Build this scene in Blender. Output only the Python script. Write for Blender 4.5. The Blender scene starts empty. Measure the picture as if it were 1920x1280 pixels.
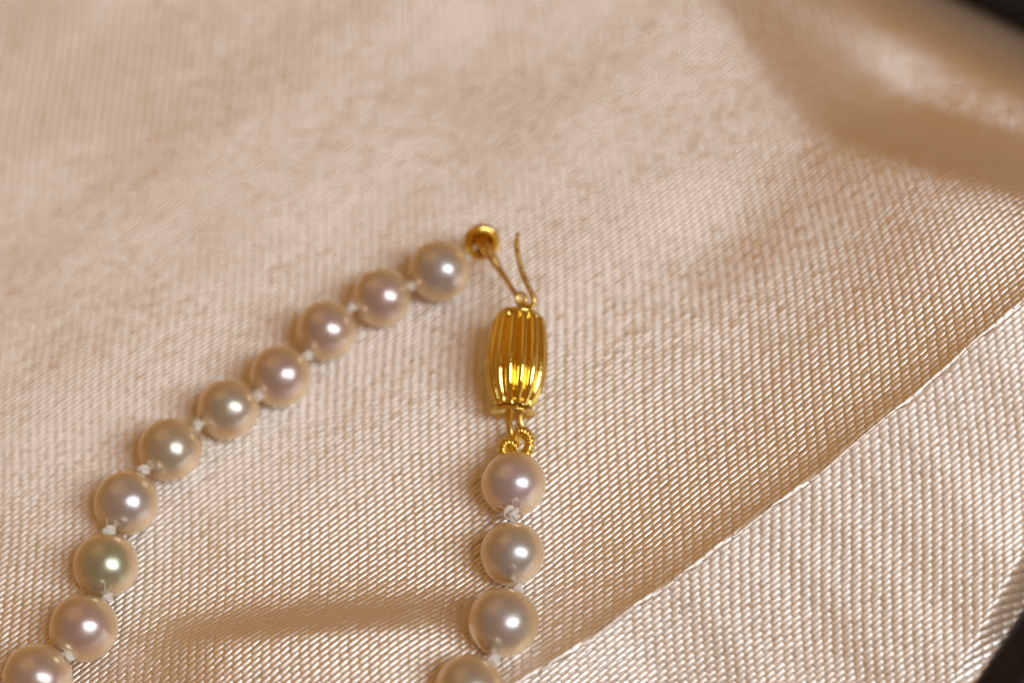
import bpy, math, random
import numpy as np
from mathutils import Vector, Matrix, noise

random.seed(7); rng = np.random.default_rng(7)
sc = bpy.context.scene
col = sc.collection
# ---------------------------------------------------------------- camera (1 unit = 1 cm)
DIST = 22.0; WID = 9.6
FWD = Vector((-0.24, 0.46, -0.855)).normalized(); RGT = (Vector((1, 0, 0)) - FWD * FWD.x).normalized(); UPV = RGT.cross(FWD)
CAM = -FWD * DIST
cd = bpy.data.cameras.new('camera'); cam = bpy.data.objects.new('camera', cd); col.objects.link(cam); sc.camera = cam
cam.location = CAM; cam.rotation_euler = Matrix((RGT, UPV, -FWD)).transposed().to_euler()
cd.sensor_width = 360; cd.lens = 360 * DIST / WID; cd.clip_start = 0.5; cd.clip_end = 2000
cd.dof.use_dof = True; cd.dof.focus_distance = 20.65; cd.dof.aperture_fstop = (cd.lens / 1000) / 0.82; cd.dof.aperture_blades = 9
# ---------------------------------------------------------------- light
w = bpy.data.worlds.new('World'); sc.world = w; w.use_nodes = True
w.node_tree.nodes['Background'].inputs[0].default_value = (1.0, 0.47, 0.11, 1); w.node_tree.nodes['Background'].inputs[1].default_value = 0.24
def area(name, d, dist, sx, sy, power, color, roll=0.0):
    l = bpy.data.lights.new(name, 'AREA'); l.shape = 'RECTANGLE'; l.size = sx; l.size_y = sy; l.energy = power; l.color = color
    o = bpy.data.objects.new(name, l); col.objects.link(o); d = (RGT * d[0] + UPV * d[1] - FWD * d[2]).normalized()     # d: right, up, towards the camera
    o.location = d * dist; q = d.to_track_quat('Z', 'Y'); o.rotation_euler = (q @ Matrix.Rotation(roll, 4, 'Z').to_quaternion()).to_euler(); return o
area('window_light', (0.50, 0.12, 0.86), 150, 45, 93, 125000, (0.915, 1.01, 1.06), math.radians(22))
area('room_lamp', (-0.42, 0.74, 0.50), 90, 70, 70, 4600, (1.0, 0.64, 0.32))
sc.view_settings.view_transform = 'Standard'; sc.view_settings.look = 'None'; sc.view_settings.exposure = 0; sc.view_settings.gamma = 1
sc.cycles.use_denoising = True; sc.cycles.max_bounces = 10; sc.cycles.diffuse_bounces = 6; sc.cycles.glossy_bounces = 6

# ---------------------------------------------------------------- helpers
def ray(px, py):
    k = WID / DIST / 1920
    return (FWD + RGT * ((px - 960) * k) + UPV * ((640 - py) * k))
def at(px, py, z=0.0):
    d = ray(px, py); s = (z - CAM.z) / d.z
    return CAM + d * s
def hz(p): return float(height(np.array([p[0]]), np.array([p[1]]))[0])
def on(px, py, dz=0.0):                    # a point dz above the cloth
    z = 0.0
    for _ in range(12): p = at(px, py, z); z = hz(p) + dz
    return at(px, py, z)

def tag(o, label=None, cat=None, group=None, kind=None):
    for k, v in (('label', label), ('category', cat), ('group', group), ('kind', kind)):
        if v: o[k] = v
    return o
def link(name, me, m=None, parent=None):
    o = bpy.data.objects.new(name, me); col.objects.link(o)
    if m: me.materials.append(m)
    if parent: o.parent = parent
    return o
def mesh_np(name, V, F, m=None, parent=None, smooth=True):      # V (n,3), F (k,4) quads
    me = bpy.data.meshes.new(name); V = np.asarray(V, np.float32); F = np.asarray(F, np.int32)
    me.vertices.add(len(V)); me.vertices.foreach_set('co', V.ravel())
    me.loops.add(F.size); me.loops.foreach_set('vertex_index', F.ravel())
    me.polygons.add(len(F)); me.polygons.foreach_set('loop_start', np.arange(0, F.size, F.shape[1], dtype=np.int32))
    me.polygons.foreach_set('loop_total', np.full(len(F), F.shape[1], np.int32))
    me.update(calc_edges=True); me.validate()
    if smooth: me.polygons.foreach_set('use_smooth', np.ones(len(me.polygons), bool))
    return link(name, me, m, parent)
def mesh_py(name, V, F, m, parent=None, smooth=True):
    me = bpy.data.meshes.new(name); me.from_pydata([tuple(v) for v in V], [], F); me.update()
    if smooth: me.polygons.foreach_set('use_smooth', np.ones(len(me.polygons), bool))
    return link(name, me, m, parent)
def catmull(P, n=8, closed=False):
    P = [Vector(p) for p in P]; out = []; N = len(P)
    for i in range(N if closed else N - 1):
        g = (lambda j: P[j % N]) if closed else (lambda j: P[min(max(j, 0), N - 1)])
        a, b, c, d = g(i - 1), g(i), g(i + 1), g(i + 2)
        for k in range(n):
            t = k / n
            out.append(0.5 * (2 * b + (c - a) * t + (2 * a - 5 * b + 4 * c - d) * t * t + (3 * b - a - 3 * c + d) * t ** 3))
    if not closed: out.append(P[-1])
    return out
def frames(P, closed=False):
    n = len(P); T = [((P[(i + 1) % n] if closed or i < n - 1 else P[i]) - (P[i - 1] if closed or i > 0 else P[i])).normalized() for i in range(n)]
    u = T[0].orthogonal().normalized(); U = []
    for t in T:
        u = (u - t * u.dot(t)); u = u.normalized() if u.length > 1e-9 else t.orthogonal().normalized(); U.append(u.copy())
    return T, U
def tube(P, r, seg=8, closed=False, flat=1.0):
    T, U = frames(P, closed); n = len(P); V = []; F = []
    for i, p in enumerate(P):
        rr = r(i / (n - 1)) if callable(r) else r; b = T[i].cross(U[i])
        for k in range(seg):
            a = 2 * math.pi * k / seg; V.append(p + U[i] * (rr * math.cos(a)) + b * (rr * flat * math.sin(a)))
    for i in range(n if closed else n - 1):
        j = (i + 1) % n
        for k in range(seg): F.append((i * seg + k, i * seg + (k + 1) % seg, j * seg + (k + 1) % seg, j * seg + k))
    if not closed: F.append(tuple(range(seg))[::-1]); F.append(tuple(range((n - 1) * seg, n * seg)))
    return V, F
def lathe(prof, seg, O, A, fl=None):        # prof (radius, height); O origin, A axis; fl(angle, height) radius factor
    A = Vector(A).normalized(); X = A.cross(Vector((0, 0, 1))).normalized(); Y = A.cross(X); V = []; F = []
    for r, h in prof:
        for k in range(seg):
            a = 2 * math.pi * k / seg; q = r * (fl(a, h) if fl else 1)
            V.append(O + A * h + X * (q * math.cos(a)) + Y * (q * math.sin(a)))
    for i in range(len(prof) - 1):
        for k in range(seg): F.append((i * seg + k, i * seg + (k + 1) % seg, (i + 1) * seg + (k + 1) % seg, (i + 1) * seg + k))
    return V, F
def ball(O, R, seg=24, rings=16, rough=0.0, seed=0, axis=(0, 0, 1), squash=(1, 1, 1)):
    V = []; F = []; q = Vector((0, 0, 1)).rotation_difference(Vector(axis)).to_matrix()
    for i in range(rings + 1):
        th = math.pi * min(max(i / rings, 0.004), 0.996)
        for k in range(seg):
            a = 2 * math.pi * k / seg; d = Vector((math.sin(th) * math.cos(a), math.sin(th) * math.sin(a), math.cos(th)))
            f = 1 + rough * noise.noise(d * 1.3 + Vector((seed * 7.1, seed, 3))) + 0.4 * rough * noise.noise(d * 4 + Vector((seed, 9, seed)))
            V.append(O + q @ Vector((d.x * squash[0], d.y * squash[1], d.z * squash[2])) * (R * f))
    for i in range(rings):
        for k in range(seg): F.append((i * seg + k, (i + 1) * seg + k, (i + 1) * seg + (k + 1) % seg, i * seg + (k + 1) % seg))
    return V, F

# ---------------------------------------------------------------- materials
def mat(name, **kw):
    m = bpy.data.materials.new(name); m.use_nodes = True; b = m.node_tree.nodes['Principled BSDF']
    for k, v in kw.items(): b.inputs[k.replace('_', ' ')].default_value = v
    return m, m.node_tree, b
def satin(name):
    """silky fibre: saturated peach body under a broad white surface sheen"""
    m = bpy.data.materials.new(name); m.use_nodes = True; nt = m.node_tree; nt.nodes.clear(); N = nt.nodes.new; K = nt.links.new
    out = N('ShaderNodeOutputMaterial'); df = N('ShaderNodeBsdfDiffuse'); gl = N('ShaderNodeBsdfGlossy'); ms = N('ShaderNodeMixShader')
    gl.inputs['Roughness'].default_value = 0.50; gl.inputs['Color'].default_value = (0.97, 0.96, 0.96, 1); ms.inputs[0].default_value = 0.80
    tc = N('ShaderNodeTexCoord'); n1 = N('ShaderNodeTexNoise'); n1.inputs['Scale'].default_value = 9; n1.inputs['Detail'].default_value = 4
    n2 = N('ShaderNodeTexNoise'); n2.inputs['Scale'].default_value = 0.5; n2.inputs['Detail'].default_value = 3
    mx = N('ShaderNodeMix'); mx.data_type = 'RGBA'; mx.inputs['A'].default_value = (0.82, 0.39, 0.045, 1); mx.inputs['B'].default_value = (0.86, 0.43, 0.065, 1)
    mm = N('ShaderNodeMath'); mm.operation = 'ADD'; K(tc.outputs['Object'], n1.inputs['Vector']); K(tc.outputs['Object'], n2.inputs['Vector'])
    m2 = N('ShaderNodeMath'); m2.operation = 'MULTIPLY'; m2.inputs[1].default_value = 0.5
    K(n1.outputs['Fac'], mm.inputs[0]); K(n2.outputs['Fac'], mm.inputs[1]); K(mm.outputs[0], m2.inputs[0])
    K(m2.outputs[0], mx.inputs['Factor']); K(mx.outputs['Result'], df.inputs['Color'])
    K(df.outputs[0], ms.inputs[1]); K(gl.outputs[0], ms.inputs[2]); K(ms.outputs[0], out.inputs[0])
    return m
M_SATIN = satin('peach_satin')
def gold(name, c, r, bs=0.12):
    m, nt, b = mat(name, Base_Color=c, Metallic=1.0, Roughness=r)
    n = nt.nodes.new('ShaderNodeTexNoise'); n.inputs['Scale'].default_value = 26; n.inputs['Detail'].default_value = 5
    tc = nt.nodes.new('ShaderNodeTexCoord'); nt.links.new(tc.outputs['Object'], n.inputs['Vector'])
    mr = nt.nodes.new('ShaderNodeMapRange'); mr.inputs['From Min'].default_value = 0.35; mr.inputs['From Max'].default_value = 0.7; mr.inputs['To Min'].default_value = r * 0.7; mr.inputs['To Max'].default_value = r * 1.9
    nt.links.new(n.outputs['Fac'], mr.inputs['Value']); nt.links.new(mr.outputs['Result'], b.inputs['Roughness'])
    bp = nt.nodes.new('ShaderNodeBump'); bp.inputs['Strength'].default_value = bs; bp.inputs['Distance'].default_value = 0.01
    nt.links.new(n.outputs['Fac'], bp.inputs['Height']); nt.links.new(bp.outputs['Normal'], b.inputs['Normal'])
    return m
M_GOLD = gold('polished_gold', (0.95, 0.72, 0.20, 1), 0.10)
M_WIRE = gold('gold_wire', (0.80, 0.56, 0.20, 1), 0.28, 0.0)
M_SILK, _, _b = mat('white_silk', Base_Color=(0.82, 0.77, 0.72, 1), Roughness=0.6); _b.inputs['Sheen Weight'].default_value = 0.3
_b.inputs['Subsurface Weight'].default_value = 0.3; _b.inputs['Subsurface Radius'].default_value = (0.03, 0.02, 0.015); _b.inputs['Subsurface Scale'].default_value = 1
def pearl_mat():
    m, nt, b = mat('nacre', Roughness=0.32, Metallic=0.62)
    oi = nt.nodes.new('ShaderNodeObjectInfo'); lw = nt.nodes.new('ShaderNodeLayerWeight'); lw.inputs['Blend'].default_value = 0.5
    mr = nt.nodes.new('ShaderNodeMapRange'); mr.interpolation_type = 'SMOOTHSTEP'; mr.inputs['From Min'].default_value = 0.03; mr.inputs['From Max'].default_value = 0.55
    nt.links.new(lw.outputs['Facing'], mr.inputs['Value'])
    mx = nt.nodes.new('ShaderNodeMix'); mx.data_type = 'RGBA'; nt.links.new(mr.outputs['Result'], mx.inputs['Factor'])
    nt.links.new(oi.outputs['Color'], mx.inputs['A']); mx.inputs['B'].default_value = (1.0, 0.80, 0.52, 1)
    tc = nt.nodes.new('ShaderNodeTexCoord'); n = nt.nodes.new('ShaderNodeTexNoise'); n.inputs['Scale'].default_value = 5; n.inputs['Detail'].default_value = 3
    nt.links.new(tc.outputs['Object'], n.inputs['Vector'])
    hs = nt.nodes.new('ShaderNodeMix'); hs.data_type = 'RGBA'; hs.blend_type = 'MULTIPLY'; hs.inputs['Factor'].default_value = 0.18
    nt.links.new(mx.outputs['Result'], hs.inputs['A']); nt.links.new(n.outputs['Color'], hs.inputs['B']); nt.links.new(hs.outputs['Result'], b.inputs['Base Color'])
    b.inputs['Subsurface Weight'].default_value = 0.35; b.inputs['Subsurface Radius'].default_value = (0.12, 0.07, 0.04); b.inputs['Subsurface Scale'].default_value = 1.0
    b.inputs['Coat Weight'].default_value = 1.0; b.inputs['Coat Roughness'].default_value = 0.24; b.inputs['Coat IOR'].default_value = 1.5
    return m
M_PEARL = pearl_mat()
def wood(name, c1, c2, r):
    m, nt, b = mat(name, Roughness=r, Specular_IOR_Level=0.25); tc = nt.nodes.new('ShaderNodeTexCoord'); mp = nt.nodes.new('ShaderNodeMapping'); mp.inputs['Scale'].default_value = (1, 8, 8)
    n = nt.nodes.new('ShaderNodeTexNoise'); n.inputs['Scale'].default_value = 1.2; n.inputs['Detail'].default_value = 6; cr = nt.nodes.new('ShaderNodeValToRGB')
    cr.color_ramp.elements[0].color = c1; cr.color_ramp.elements[1].color = c2; cr.color_ramp.elements[0].position = 0.35; cr.color_ramp.elements[1].position = 0.7
    nt.links.new(tc.outputs['Object'], mp.inputs['Vector']); nt.links.new(mp.outputs[0], n.inputs['Vector']); nt.links.new(n.outputs['Fac'], cr.inputs[0]); nt.links.new(cr.outputs[0], b.inputs['Base Color'])
    return m
M_BOX = wood('dark_box_wood', (0.006, 0.003, 0.003, 1), (0.016, 0.008, 0.007, 1), 0.45)
M_TABLE = wood('table_wood', (0.36, 0.24, 0.16, 1), (0.5, 0.37, 0.27, 1), 0.5)

# ---------------------------------------------------------------- the cloth's shape
def gauss_line(x, y, p0, p1, sig, soft=0.5):
    """bump running from p0 to p1, fading past its ends"""
    p0 = np.array(p0); p1 = np.array(p1); L = np.linalg.norm(p1 - p0); e = (p1 - p0) / L
    a = (x - p0[0]) * e[0] + (y - p0[1]) * e[1]; n = -(x - p0[0]) * e[1] + (y - p0[1]) * e[0]
    end = np.where(a < 0, -a, np.where(a > L, a - L, 0.0))
    return np.exp(-(n / sig) ** 2 / 2) * np.exp(-(end / soft) ** 2 / 2)
def rise(x, y, p0, p1, s_up, s_dn, soft):
    """like gauss_line, steep on its far side and long on its near side"""
    p0 = np.array(p0); p1 = np.array(p1); L = np.linalg.norm(p1 - p0); e = (p1 - p0) / L
    a = (x - p0[0]) * e[0] + (y - p0[1]) * e[1]; n = -(x - p0[0]) * e[1] + (y - p0[1]) * e[0]
    end = np.where(a < 0, -a, np.where(a > L, a - L, 0.0))
    return np.exp(-(n / np.where(n > 0, s_up, s_dn)) ** 2 / 2) * np.exp(-(end / soft) ** 2 / 2)
def bump(x, y, cx, cy, sx, sy): return np.exp(-((x - cx) / sx) ** 2 / 2 - ((y - cy) / sy) ** 2 / 2)
def sstep(a, b, v): q = np.clip((v - a) / (b - a), 0, 1); return q * q * (3 - 2 * q)
def waves(x, y): return 0.020 * np.sin(0.9 * x + 1.3 * y + 0.7) + 0.012 * np.sin(1.7 * x - 0.8 * y + 2.1) + 0.007 * np.sin(2.9 * x + 2.3 * y) + 0.005 * np.sin(-3.7 * x + 3.1 * y + 1.0)
RA, RB = at(470, 1246, .3), at(735, 1216, .3); GA, GB = at(1340, 430), at(880, 90); SW = at(1900, 330, .7); VA, VB, VC = at(1350, -20, .1), at(1500, 215, .2), at(1925, 310, .8); KA, KB = at(1745, 0, .0), at(1960, 115, .1)
def ramp(v): return 0.5 * (v + np.sqrt(v * v + 0.03))
def side(x, y, A, B): return ((x - A.x) * (A.y - B.y) + (y - A.y) * (B.x - A.x)) / math.hypot(B.x - A.x, B.y - A.y)      # >0 on the left of A->B
def height(x, y):
    h = waves(x, y) - 0.10 * (0.68 * x + 0.73 * y)                                          # the whole cloth leans
    h = h + 0.29 * rise(x, y, RA[:2], RB[:2], 0.26, 0.8, 0.6)          # ridge near the bottom edge
    h = h + 0.60 * bump(x, y, SW.x, SW.y, 1.35, 1.5)                                       # swell by the right edge
    d1 = side(x, y, VA, VB); d2 = side(x, y, VB, VC); m = 0.5 * (d1 + d2 - np.sqrt((d1 - d2) ** 2 + 0.15))
    h = h - 0.80 * (ramp(m) - ramp(m - 1.2))                                                   # falls away behind the swell
    d = ((y - KA.y) * (KB.x - KA.x) - (x - KA.x) * (KB.y - KA.y)) / math.hypot(KB.x - KA.x, KB.y - KA.y)
    h = h + 0.26 * gauss_line(x, y, KA[:2], KB[:2], 0.34, 1.5) - 1.3 * sstep(0.1, 2.4, d) * sstep(1.0, 3.0, x)   # crest, then down to the rim
    h = h - 0.05 * bump(x, y, GA.x, GA.y, 0.4, 0.35) - 0.05 * bump(x, y, GB.x, GB.y, 0.4, 0.5)
    return h
FE = [at(1040, 1282), at(1920, 597)]
F0 = np.array(FE[0][:2]); FT = np.array(FE[1][:2]) - F0; FL = np.linalg.norm(FT); FT /= FL; FN = np.array([FT[1], -FT[0]])
RR = 0.014; SLP = 0.62; HL = 0.8
ZR = -1.75                                                    # top of the rim
a0, a1 = at(1825, 1280, ZR), at(1925, 1130, ZR); b0, b1 = at(1990, 0, ZR), at(2032, 26, ZR)
e1 = (a1 - a0).normalized()
e2 = Vector((-e1.y, e1.x, 0)).normalized()                    # up-left, square to e1
bm = (b0 + b1) / 2
CORN = a0 + e1 * ((bm - a0).dot(e1))                          # inner corner
LP, LQ = 17.0, 15.5                                           # inner lengths along -e1 and along e2

def bow(t): return 0.03 * np.sin(np.pi * np.clip(t / FL, -0.5, 1.5)) + 0.008 * np.sin(5 * t) + 0.004 * np.sin(13 * t)
def cloth(X, Y):
    """flat fabric coordinates -> point in space; the fabric folds back under itself along the line F0 + t*FT"""
    X = np.asarray(X, float); Y = np.asarray(Y, float)
    t = (X - F0[0]) * FT[0] + (Y - F0[1]) * FT[1]; s = (X - F0[0]) * FN[0] + (Y - F0[1]) * FN[1]
    s = s - bow(t)
    u = 1 - sstep(-0.5, FL * 1.1, t)                         # 1 at the lower-left end of the fold
    gap = 0.50 + 0.45 * u                                    # how far the near panel lies below the crest
    kk = 0.75 * gap + 0.10                                   # how far it reaches back under the crest
    s1 = math.pi * RR; s2 = s1 + HL; s3 = s2 + 0.2
    a = np.clip(s / RR, 0, math.pi)
    n = np.where(s < 0, s, RR * np.sin(a)); dz = np.where(s < 0, 0.0, -RR * (1 - np.cos(a)))
    f = np.clip((s - s1) / HL, 0, 1); n = np.where(s >= s1, -kk * f, n); dz = np.where(s >= s1, -2 * RR - (gap - 0.1) * f, dz)
    c = np.clip((s - s2) / 0.2, 0, 1) * math.pi; n = np.where(s >= s2, -kk - 0.05 * np.sin(c), n); dz = np.where(s >= s2, -2 * RR - gap + 0.1 - 0.05 * (1 - np.cos(c)), dz)
    D = s >= s3; d = s - s3; dd = np.maximum(d, 0)
    low = -2 * RR - gap - SLP * 0.87 * (np.sqrt(dd ** 2 + 0.09) - 0.3) + 0.10 * bump(d, t, 2.6, FL * 0.75, 0.9, 2.6)
    n = np.where(D, -kk + 0.87 * d, n); dz = np.where(D, low, dz)
    off = bow(t)
    nn = n + off
    x = F0[0] + t * FT[0] + nn * FN[0]; y = F0[1] + t * FT[1] + nn * FN[1]
    # height of the upper layer is taken along the fold's crest for everything past it
    ne = np.minimum(nn, off); ne = np.where(s > s1, off, ne)
    hx = F0[0] + t * FT[0] + ne * FN[0]; hy = F0[1] + t * FT[1] + ne * FN[1]
    hh = height(hx, hy) + 0.22 * np.exp(np.minimum(ne - off, 0) / 0.40); k = np.where(D, 1 - 0.9 * sstep(0.5, 4.0, d), 1.0)
    z = hh * k + dz + np.where(D, 1.2 * waves(x * 1.3 + 5, y * 1.3) * sstep(0.8, 2, d), 0)
    dx = x - CORN.x; dy = y - CORN.y; pp = -(dx * e1.x + dy * e1.y); qq = dx * e2.x + dy * e2.y
    low = np.minimum(z, ZR - 0.10)
    z = z + (low - z) * (1 - sstep(0.0, 0.2, np.minimum(pp, qq)))                          # tucked down inside the rim
    z = z + (low - z) * (1 - sstep(0.0, 1.5, np.minimum(LP - pp, LQ - qq)))
    return np.stack([x, y, z], -1), s, (s > 0.04) & (s < s3 - 0.1)

# ---------------------------------------------------------------- dark box round the cloth, and the table below
def inside(x, y, m=0.0):
    dx = x - CORN.x; dy = y - CORN.y; p = -(dx * e1.x + dy * e1.y); q = dx * e2.x + dy * e2.y
    return (p > m) & (p < LP - m) & (q > m) & (q < LQ - m)
def rounded_bar(L, wd, h, r=0.08):
    """box L x wd x h from the origin, long edges rounded on top"""
    pr = [(0, -h), (wd, -h)]
    for k in range(5): a = math.pi / 2 * k / 4; pr.append((wd - r + r * math.cos(a), -r + r * math.sin(a)))
    for k in range(5): a = math.pi / 2 + math.pi / 2 * k / 4; pr.append((r + r * math.cos(a), -r + r * math.sin(a)))
    N = len(pr); V = [(x, y, z) for x in (0, L) for y, z in pr]
    F = [(i, (i + 1) % N, N + (i + 1) % N, N + i) for i in range(N)] + [tuple(range(N))[::-1], tuple(range(N, 2 * N))]
    return V, F
box = bpy.data.objects.new('jewellery_box', None); col.objects.link(box)
box.location = (CORN.x, CORN.y, ZR - 2.2)
tag(box, 'dark brown wooden tray whose rim shows in the right-hand corners beyond the peach satin', 'jewellery box')
RW = 0.42
for O, dr, L in ((CORN + e1 * RW, -e1, LP + 2 * RW), (CORN + e1 * RW, e2, LQ), (CORN - e1 * LP, e2, LQ), (CORN + e2 * (LQ + RW) + e1 * RW, -e1, LP + 2 * RW)):
    V, F = rounded_bar(L, RW, 2.1)
    o = mesh_py('side_panel', V, F, M_BOX, box, smooth=False)
    X = Vector(dr); Z = Vector((0, 0, 1)); Y = Z.cross(X)
    R = Matrix((X, Y, Z)).transposed().to_4x4(); pos = Vector(O)
    R.translation = Vector((pos.x, pos.y, ZR)) - box.location; o.matrix_local = R
V = [CORN - e1 * p + e2 * q + Vector((0, 0, z)) for z in (-2.2, -2.05) for p, q in ((-RW, -RW), (LP + RW, -RW), (LP + RW, LQ + RW), (-RW, LQ + RW))]
V = [Vector((v.x, v.y, v.z)) - box.location for v in V]
mesh_py('base_panel', V, [(0, 3, 2, 1), (4, 5, 6, 7), (0, 1, 5, 4), (1, 2, 6, 5), (2, 3, 7, 6), (3, 0, 4, 7)], M_BOX, box, smooth=False)
zt = ZR - 2.204
tag(mesh_py('tabletop', [(-90, -90, zt), (90, -90, zt), (90, 90, zt), (-90, 90, zt)], [(0, 1, 2, 3)], M_TABLE, None, False), 'pale wooden tabletop under the dark tray', kind='structure')

# ---------------------------------------------------------------- satin: ground sheet and woven floats
tt = np.arange(-14, 16, 0.07); ss = np.concatenate([np.arange(-13, -0.12, 0.07), np.arange(-0.12, 1.3, 0.02), np.arange(1.3, 12, 0.07)])
TT, SS = np.meshgrid(tt, ss); SS = SS + bow(TT)
P, S, hid = cloth(F0[0] + TT * FT[0] + SS * FN[0], F0[1] + TT * FT[1] + SS * FN[1]); GX = TT
ok = inside(P[..., 0], P[..., 1], -0.2)
idx = np.arange(GX.size).reshape(GX.shape); Q = np.stack([idx[:-1, :-1], idx[:-1, 1:], idx[1:, 1:], idx[1:, :-1]], -1).reshape(-1, 4)
Q = Q[ok.ravel()[Q].all(1)]; used = np.unique(Q); rm = -np.ones(GX.size, int); rm[used] = np.arange(len(used))
sheet = mesh_np('satin_cloth', P.reshape(-1, 3)[used], rm[Q], M_SATIN)
tag(sheet, "peach satin cloth with woven grain, folded over itself beneath the pearl necklace", "cloth")

def onflat(dx, dy): return np.array((at(960 + dx, 640 - dy) - at(960, 640))[:2])
LA = onflat(17.1, 3.3); LB = onflat(-0.6, 10.3); FA = math.atan2(*onflat(7.07, 6.12)[::-1])       # lattice of the weave, heading of its floats
def floats(st, cs, sel_lo, pre):
    """all floats of the weave: st stations along, cs points across"""
    ii, jj = np.meshgrid(np.arange(-200, 230), np.arange(-320, 220)); ii = ii.ravel(); jj = jj.ravel()
    C = ii[:, None] * LA + jj[:, None] * LB
    warp = np.stack([0.05 * np.sin(0.8 * C[:, 1] + 0.5 * C[:, 0]) + 0.02 * np.sin(2.1 * C[:, 1]), 0.04 * np.sin(0.7 * C[:, 0] + 0.4 * C[:, 1])], -1)
    C = C + warp
    p, s, hid = cloth(C[:, 0], C[:, 1])
    near = near_frame(p); keep = inside(p[:, 0], p[:, 1], -0.04) & ~hid & (near if sel_lo == 0 else ~near)
    C = C[keep]; n = len(C)
    jl = 0.068 * (1 + 0.07 * rng.standard_normal(n)); jw = 0.0250 * (1 + 0.05 * rng.standard_normal(n)); ja = 0.03 * rng.standard_normal(n); jh = 0.020 * (1 + 0.09 * rng.standard_normal(n))
    d = np.stack([np.cos(FA + ja), np.sin(FA + ja)], -1); q = np.stack([-d[:, 1], d[:, 0]], -1)
    C = C + 0.002 * rng.standard_normal((n, 2))
    a = np.array([-1, -.96, -.87, -.4, .4, .87, .96, 1.0]) if st == 8 else np.array([-1, -.8, .8, 1.0]); b = np.linspace(-1, 1, cs) * math.radians(90)
    lon = a[None, :, None] * jl[:, None, None] + 0 * b[None, None, :]
    taper = np.sqrt(np.clip(1 - 0.96 * a ** 26, 0, 1))
    lat = (np.sin(b)[None, None, :] * taper[None, :, None]) * jw[:, None, None]
    hgt = (1 - a ** 2 * 0.75)[None, :, None] * jh[:, None, None] * 0.46 + (np.cos(b)[None, None, :] * 0.0115 * taper[None, :, None]) - 0.001
    X = C[:, 0, None, None] + d[:, 0, None, None] * lon + q[:, 0, None, None] * lat
    Y = C[:, 1, None, None] + d[:, 1, None, None] * lon + q[:, 1, None, None] * lat
    pos, _, _ = cloth(X, Y); e = 0.004
    px, _, _ = cloth(C[:, 0] + e, C[:, 1]); mx, _, _ = cloth(C[:, 0] - e, C[:, 1]); py, _, _ = cloth(C[:, 0], C[:, 1] + e); my, _, _ = cloth(C[:, 0], C[:, 1] - e)
    N = np.cross(px - mx, py - my); N /= np.linalg.norm(N, axis=1, keepdims=True) + 1e-12
    pos = pos + N[:, None, None, :] * hgt[..., None]
    k = np.arange(st * cs).reshape(st, cs); f = np.stack([k[:-1, :-1], k[1:, :-1], k[1:, 1:], k[:-1, 1:]], -1).reshape(-1, 4)
    F = (np.arange(n)[:, None, None] * (st * cs) + f[None]).reshape(-1, 4)
    o = mesh_np('woven_threads', pos.reshape(-1, 3), F, M_SATIN, sheet); o['kind'] = 'stuff'
    print('floats', n, 'tris', len(F) * 2)
def near_frame(p):
    v = p - np.array(CAM); dpt = v @ np.array(FWD); sx = v @ np.array(RGT) / dpt * DIST; sy = v @ np.array(UPV) / dpt * DIST
    return (np.abs(sx) < WID / 2 + 0.5) & (np.abs(sy) < WID / 3 + 0.5)
floats(8, 5, 0, '')
floats(4, 4, 1, '')

# ---------------------------------------------------------------- the necklace
neck = bpy.data.objects.new('pearl_necklace', None); col.objects.link(neck)
tag(neck, 'knotted pearl necklace with fluted gold barrel clasp and hook lying on peach satin', 'necklace')
ROSE, CREAM, SILV, GREEN, LILAC = (0.68, 0.55, 0.54, 1), (0.64, 0.58, 0.49, 1), (0.62, 0.58, 0.59, 1), (0.48, 0.50, 0.37, 1), (0.70, 0.62, 0.68, 1)
LEFT = [(825, 508, 58, SILV), (717, 558, 56, ROSE), (613, 620, 57, ROSE), (527, 705, 58.5, ROSE), (429, 767, 58, CREAM), (320, 842, 60, CREAM), (238, 942, 61, SILV), (199, 1059, 61, GREEN), (157, 1176, 64, ROSE), (70, 1270, 65, ROSE), (-40, 1345, 65, CREAM), (-160, 1410, 66, ROSE)]
RIGHT = [(963, 907, 61, LILAC), (961, 1037, 60, SILV), (944, 1166, 66, SILV), (880, 1290, 64, CREAM), (800, 1402, 66, ROSE), (700, 1505, 66, CREAM)]
pearls = {}
def place(px, py, rp):
    R = rp / 200; 
    for _ in range(4): p = on(px, py, R * 0.93); R = rp / 1920 * WID / DIST * (p - CAM).dot(FWD)
    return p, R
cen = {'l': [place(*a[:3]) for a in LEFT], 'r': [place(*a[:3]) for a in RIGHT]}
neck.location = (cen['r'][0][0].x, cen['r'][0][0].y, hz(cen['r'][0][0])); NL = neck.location.copy()
def part(name, VF, m, parent=neck, smooth=True):
    V, F = VF; return mesh_py(name, [Vector(v) - NL for v in V], F, m, parent, smooth)
for key, lst in (('l', LEFT), ('r', RIGHT)):
    cs = cen[key]
    for i, ((p, R), a) in enumerate(zip(cs, lst)):
        ax = (cs[min(i + 1, len(cs) - 1)][0] - cs[max(i - 1, 0)][0]).normalized()
        o = part('pearl', ball(p, R, 48, 32, 0.022, i + (20 if key == 'r' else 0), ax), M_PEARL)
        o.color = a[3]
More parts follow.
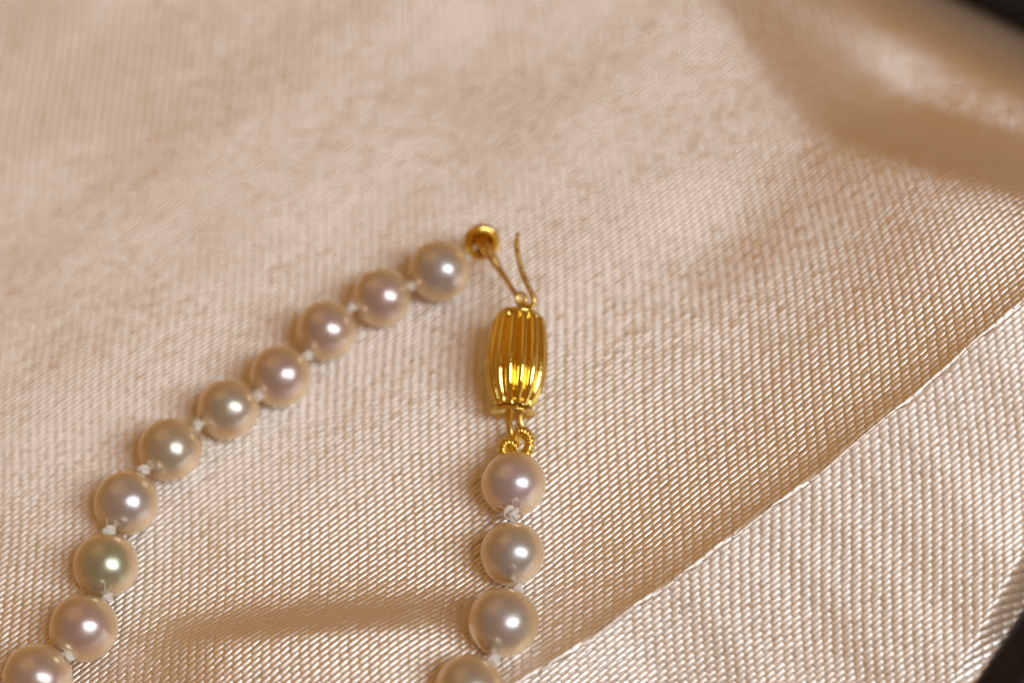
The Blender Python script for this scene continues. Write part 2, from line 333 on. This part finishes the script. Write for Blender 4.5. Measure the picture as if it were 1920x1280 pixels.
def knot(p, ax, r, seed, wr=0.46):
    """overhand knot: a thread wound as a tight trefoil with short ends into the pearls"""
    r *= 0.66; rr = random.Random(seed); ax = Vector(ax).normalized(); X = ax.orthogonal().normalized(); Y = ax.cross(X); ph = rr.random() * 6; P = []
    for k in range(54):
        t = 2 * math.pi * k / 54; q = (2 + math.cos(3 * t)) / 3
        P.append(p + (X * (math.cos(2 * t + ph) * q) + Y * (math.sin(2 * t + ph) * q)) * r + ax * (0.62 * r * math.sin(3 * t)))
    V, F = tube(P, r * wr, 7, True)
    for _ in range(5):
        d = Vector((rr.gauss(0, 1), rr.gauss(0, 1), abs(rr.gauss(0, 1)))).normalized(); e = d.orthogonal().normalized(); n = len(V)
        v, f = tube([p + d * (r * 1.1) , p + d * (r * 1.7) + e * r * 0.15, p + d * (r * (2.0 + rr.random() * 0.8)) + e * r * (0.3 + 0.5 * rr.random())], 0.0032, 4)
        V += v; F += [tuple(i + n for i in q_) for q_ in f]
    return V, F
KN = [(770, 536, 0.05), (658, 577, 0.055), (577, 666, 0.06), (484, 741, 0.066), (370, 796, 0.062), (269, 880, 0.066), (203, 995, 0.072), (201, 1119, 0.066), (130, 1227, 0.07), (None, None, 0.066), (None, None, 0.066)]
def nearest_depth(px, py, q): d = ray(px, py); return CAM + d * ((q - CAM).dot(FWD) / d.dot(FWD))
for key, KL in (('l', KN), ('r', [(959, 961, 0.085), (970, 1101, 0.062), (926, 1235, 0.068), (None, None, 0.066), (None, None, 0.066)])):
    cs = cen[key]
    for i, (kx, ky, r) in enumerate(KL):
        (p, R), (p2, R2) = cs[i], cs[i + 1]; ax = (p2 - p).normalized(); gap = (p2 - p).length; mid = p + ax * (R + (gap - R - R2) / 2)
        q = nearest_depth(kx, ky, mid + Vector((0, 0, 0.10))) if kx else mid
        part('knot', knot(q, ax, r, i * 3 + len(key)), M_SILK)
        P = catmull([p + ax * R * 0.85, q - ax * 0.02 + Vector((0, 0, 0.004)), q + ax * 0.02, p2 - ax * R2 * 0.85], 6)
        part('thread', tube(P, 0.022, 8), M_SILK)
# loose silk end at the first knot of the right strand
q = nearest_depth(950, 964, cen['r'][0][0])
part('loose_thread', tube(catmull([q, nearest_depth(935, 974, q - Vector((0, 0, .05))), nearest_depth(922, 976, q - Vector((0, 0, .1))), nearest_depth(908, 974, q - Vector((0, 0, .12)))], 6), lambda t: 0.009 * (1 - 0.5 * t), 6), M_SILK)

# ---- clasp
zb = 0.275
PB = on(963.5, 764, zb); PT = on(974.5, 588, zb + 0.21); AX = (PT - PB); LEN = AX.length; AX.normalize()
pr = [(0.0, .160), (.06, .188), (.12, .215), (.22, .245), (.36, .264), (.50, .270), (.65, .262), (.78, .248), (.88, .234), (.94, .222), (.975, .200), (.995, .160)]
hs = [p[0] for p in pr]; rs = [p[1] for p in pr]
def rad(f): return float(np.interp(f, hs, rs))
def rad_s(f): return sum(rad(min(max(f + k * 0.02, 0), 0.995)) for k in (-2, -1, 0, 1, 2)) / 5 if 0.04 < f < 0.955 else rad(f)
NF = 14
def flute(a, h):
    f = h / LEN; w_ = sstep(0.0, 0.05, np.array(f)) * (1 - sstep(0.90, 0.985, np.array(f)))
    q = (a * NF / (2 * math.pi)) % 1.0; u = 2 * q - 1
    k_ = 1 + 0.5 * noise.noise(Vector((math.floor(a * NF / 2 / math.pi) * 3.7, 2.2, 0.3)))
    return 1.06 - float(w_) * k_ * 0.36 * (1 - math.sqrt(max(0.0, 1 - (0.97 * u) ** 2)))
prof = [(rad_s(f), f * LEN) for f in np.linspace(0, 0.995, 46)] + [(0.13, LEN * 1.0), (0.10, LEN * 0.985)]
barrel = part('clasp', lathe(prof, 264, PB, AX, flute), M_GOLD)
barrel['label'] = 'fluted gold barrel clasp'
# shoulder beads where the ribs end, collar
part('collar', tube([PT + AX * 0.0 + (AX.orthogonal().normalized() * math.cos(a) + AX.cross(AX.orthogonal().normalized()) * math.sin(a)) * 0.155 for a in np.linspace(0, 2 * math.pi, 49)[:-1]], 0.022, 8, True), M_GOLD, barrel)
FC = PB - AX * 0.012
part('flange', lathe([(0.02, 0.012), (0.16, 0.012), (0.19, 0.0), (0.205, -0.022), (0.207, -0.034), (0.198, -0.036), (0.18, -0.018), (0.12, 0.0), (0.03, 0.004)], 72, FC - AX * 0.012, AX), M_GOLD, barrel)
def atd(px, py, z): return at(px, py, z)
z0 = FC.z
# soldered loop below the flange
lp = [FC + Vector((-.03, 0.01, .03)), at(955, 790, z0 + .04), at(957, 810, z0 + .02), at(962, 824, z0 - .04), at(974, 822, z0 - .11), at(979, 806, z0 - .12), at(975, 790, z0 - .08), FC + Vector((.04, 0.01, -.05))]
part('loop', tube(catmull(lp, 8), 0.037, 10, False, 0.8), M_WIRE, barrel)
# coiled gold wire (gimp) threaded through the loop
def coil(pts, R_, r_, pitch):
    gp = catmull([at(x, y, z0 + dz) for x, y, dz in pts], 24); T, U = frames(gp)
    L = np.cumsum([0] + [(gp[i + 1] - gp[i]).length for i in range(len(gp) - 1)]); turns = L[-1] / pitch; NP = int(turns * 10); hel = []
    for k in range(NP):
        s_ = L[-1] * k / (NP - 1); i = max(min(int(np.searchsorted(L, s_)), len(gp) - 1), 1); f = (s_ - L[i - 1]) / max(L[i] - L[i - 1], 1e-9)
        p = gp[i - 1].lerp(gp[i], f); u = U[i]; b = T[i].cross(u); ph = 2 * math.pi * turns * k / NP + 0.5 * noise.noise(p * 9); rr = R_ * (1 + 0.12 * noise.noise(p * 14))
        hel.append(p + u * (rr * math.cos(ph)) + b * (rr * math.sin(ph)))
    part('coiled_wire', tube(hel, r_, 6), M_GOLD, barrel)
    part('thread', tube(gp, R_ * 0.8, 8), M_GOLD, barrel)
coil([(976, 864, -.04), (988, 848, .03), (994, 830, .06), (988, 815, .06), (977, 809, .03), (968, 816, -.01), (964, 832, -.04), (960, 852, -.05)], 0.042, 0.0165, 0.032)
coil([(967, 842, -.03), (960, 831, .03), (949, 829, .06), (942, 838, .06), (945, 851, .03), (953, 864, -.03)], 0.036, 0.0155, 0.030)
# hook: cap on the left strand, tongue into the barrel, free end
ZC = cen['l'][0][0].z + 0.10
CC = at(904, 455, ZC); HN = Vector((0.40, -0.66, 0.62)).normalized()
cap = part('hook_cap', lathe([(r_ * 1.14, h_) for r_, h_ in ((0.012, -0.12), (0.060, -0.115), (0.078, -0.06), (0.086, 0.0), (0.100, 0.032), (0.120, 0.042), (0.142, 0.030), (0.156, 0.0), (0.150, -0.04), (0.125, -0.09), (0.07, -0.14), (0.01, -0.15))], 64, CC, HN), M_GOLD, neck)
cap['label'] = 'round gold cap of the hook'
wp = [CC + HN * -0.115, at(914, 468, ZC + .05), at(922, 482, ZC + .05), at(945, 518, ZC + 0.0), at(964, 547, PT.z + .06), at(977, 566, PT.z + .02), at(990, 574, PT.z + .02), at(1000, 569, PT.z + .03), at(1001, 560, PT.z + .05), at(996, 548, PT.z + .07), at(983, 520, PT.z + .12), at(973, 487, PT.z + .18), at(969, 462, PT.z + .22), at(971, 437, PT.z + .25)]
def wr(t): return 0.055 - 0.029 * float(sstep(0.10, 0.26, np.array(t))) - 0.004 * float(sstep(0.9, 1.0, np.array(t)))
part('hook_wire', tube(catmull(wp, 12), wr, 14), M_WIRE, cap)
# bar the hook passes round, and the solder beads on the barrel's shoulder
X = AX.cross(Vector((0, 0, 1))).normalized()
def ring(O, A, R, r): A = A.normalized(); u = A.orthogonal().normalized(); v = A.cross(u); return tube([O + (u * math.cos(a) + v * math.sin(a)) * R for a in np.linspace(0, 2 * math.pi, 33)[:-1]], r, 8, True)
part('catch_ring', ring(at(977, 561, PT.z + .06), X * 0.8 + Vector((0, -.3, .5)), 0.055, 0.02), M_WIRE, barrel)
part('solder_bead', ball(at(999, 573, PT.z + .10), 0.026, 16, 10, 0.1, 3), M_GOLD, barrel)
part('solder_bead', ball(at(1014, 601, PT.z + .0), 0.036, 16, 10, 0.12, 5), M_GOLD, barrel)
# thread and knot joining the last pearl of the left strand to the cap
p, R = cen['l'][0]; q = at(876, 482, p.z + .06)
part('knot', knot(q, (CC - p), 0.045, 77), M_SILK)
part('thread', tube(catmull([p.lerp(q, 0.8), q, CC - HN * 0.06], 6), 0.02, 8), M_SILK)
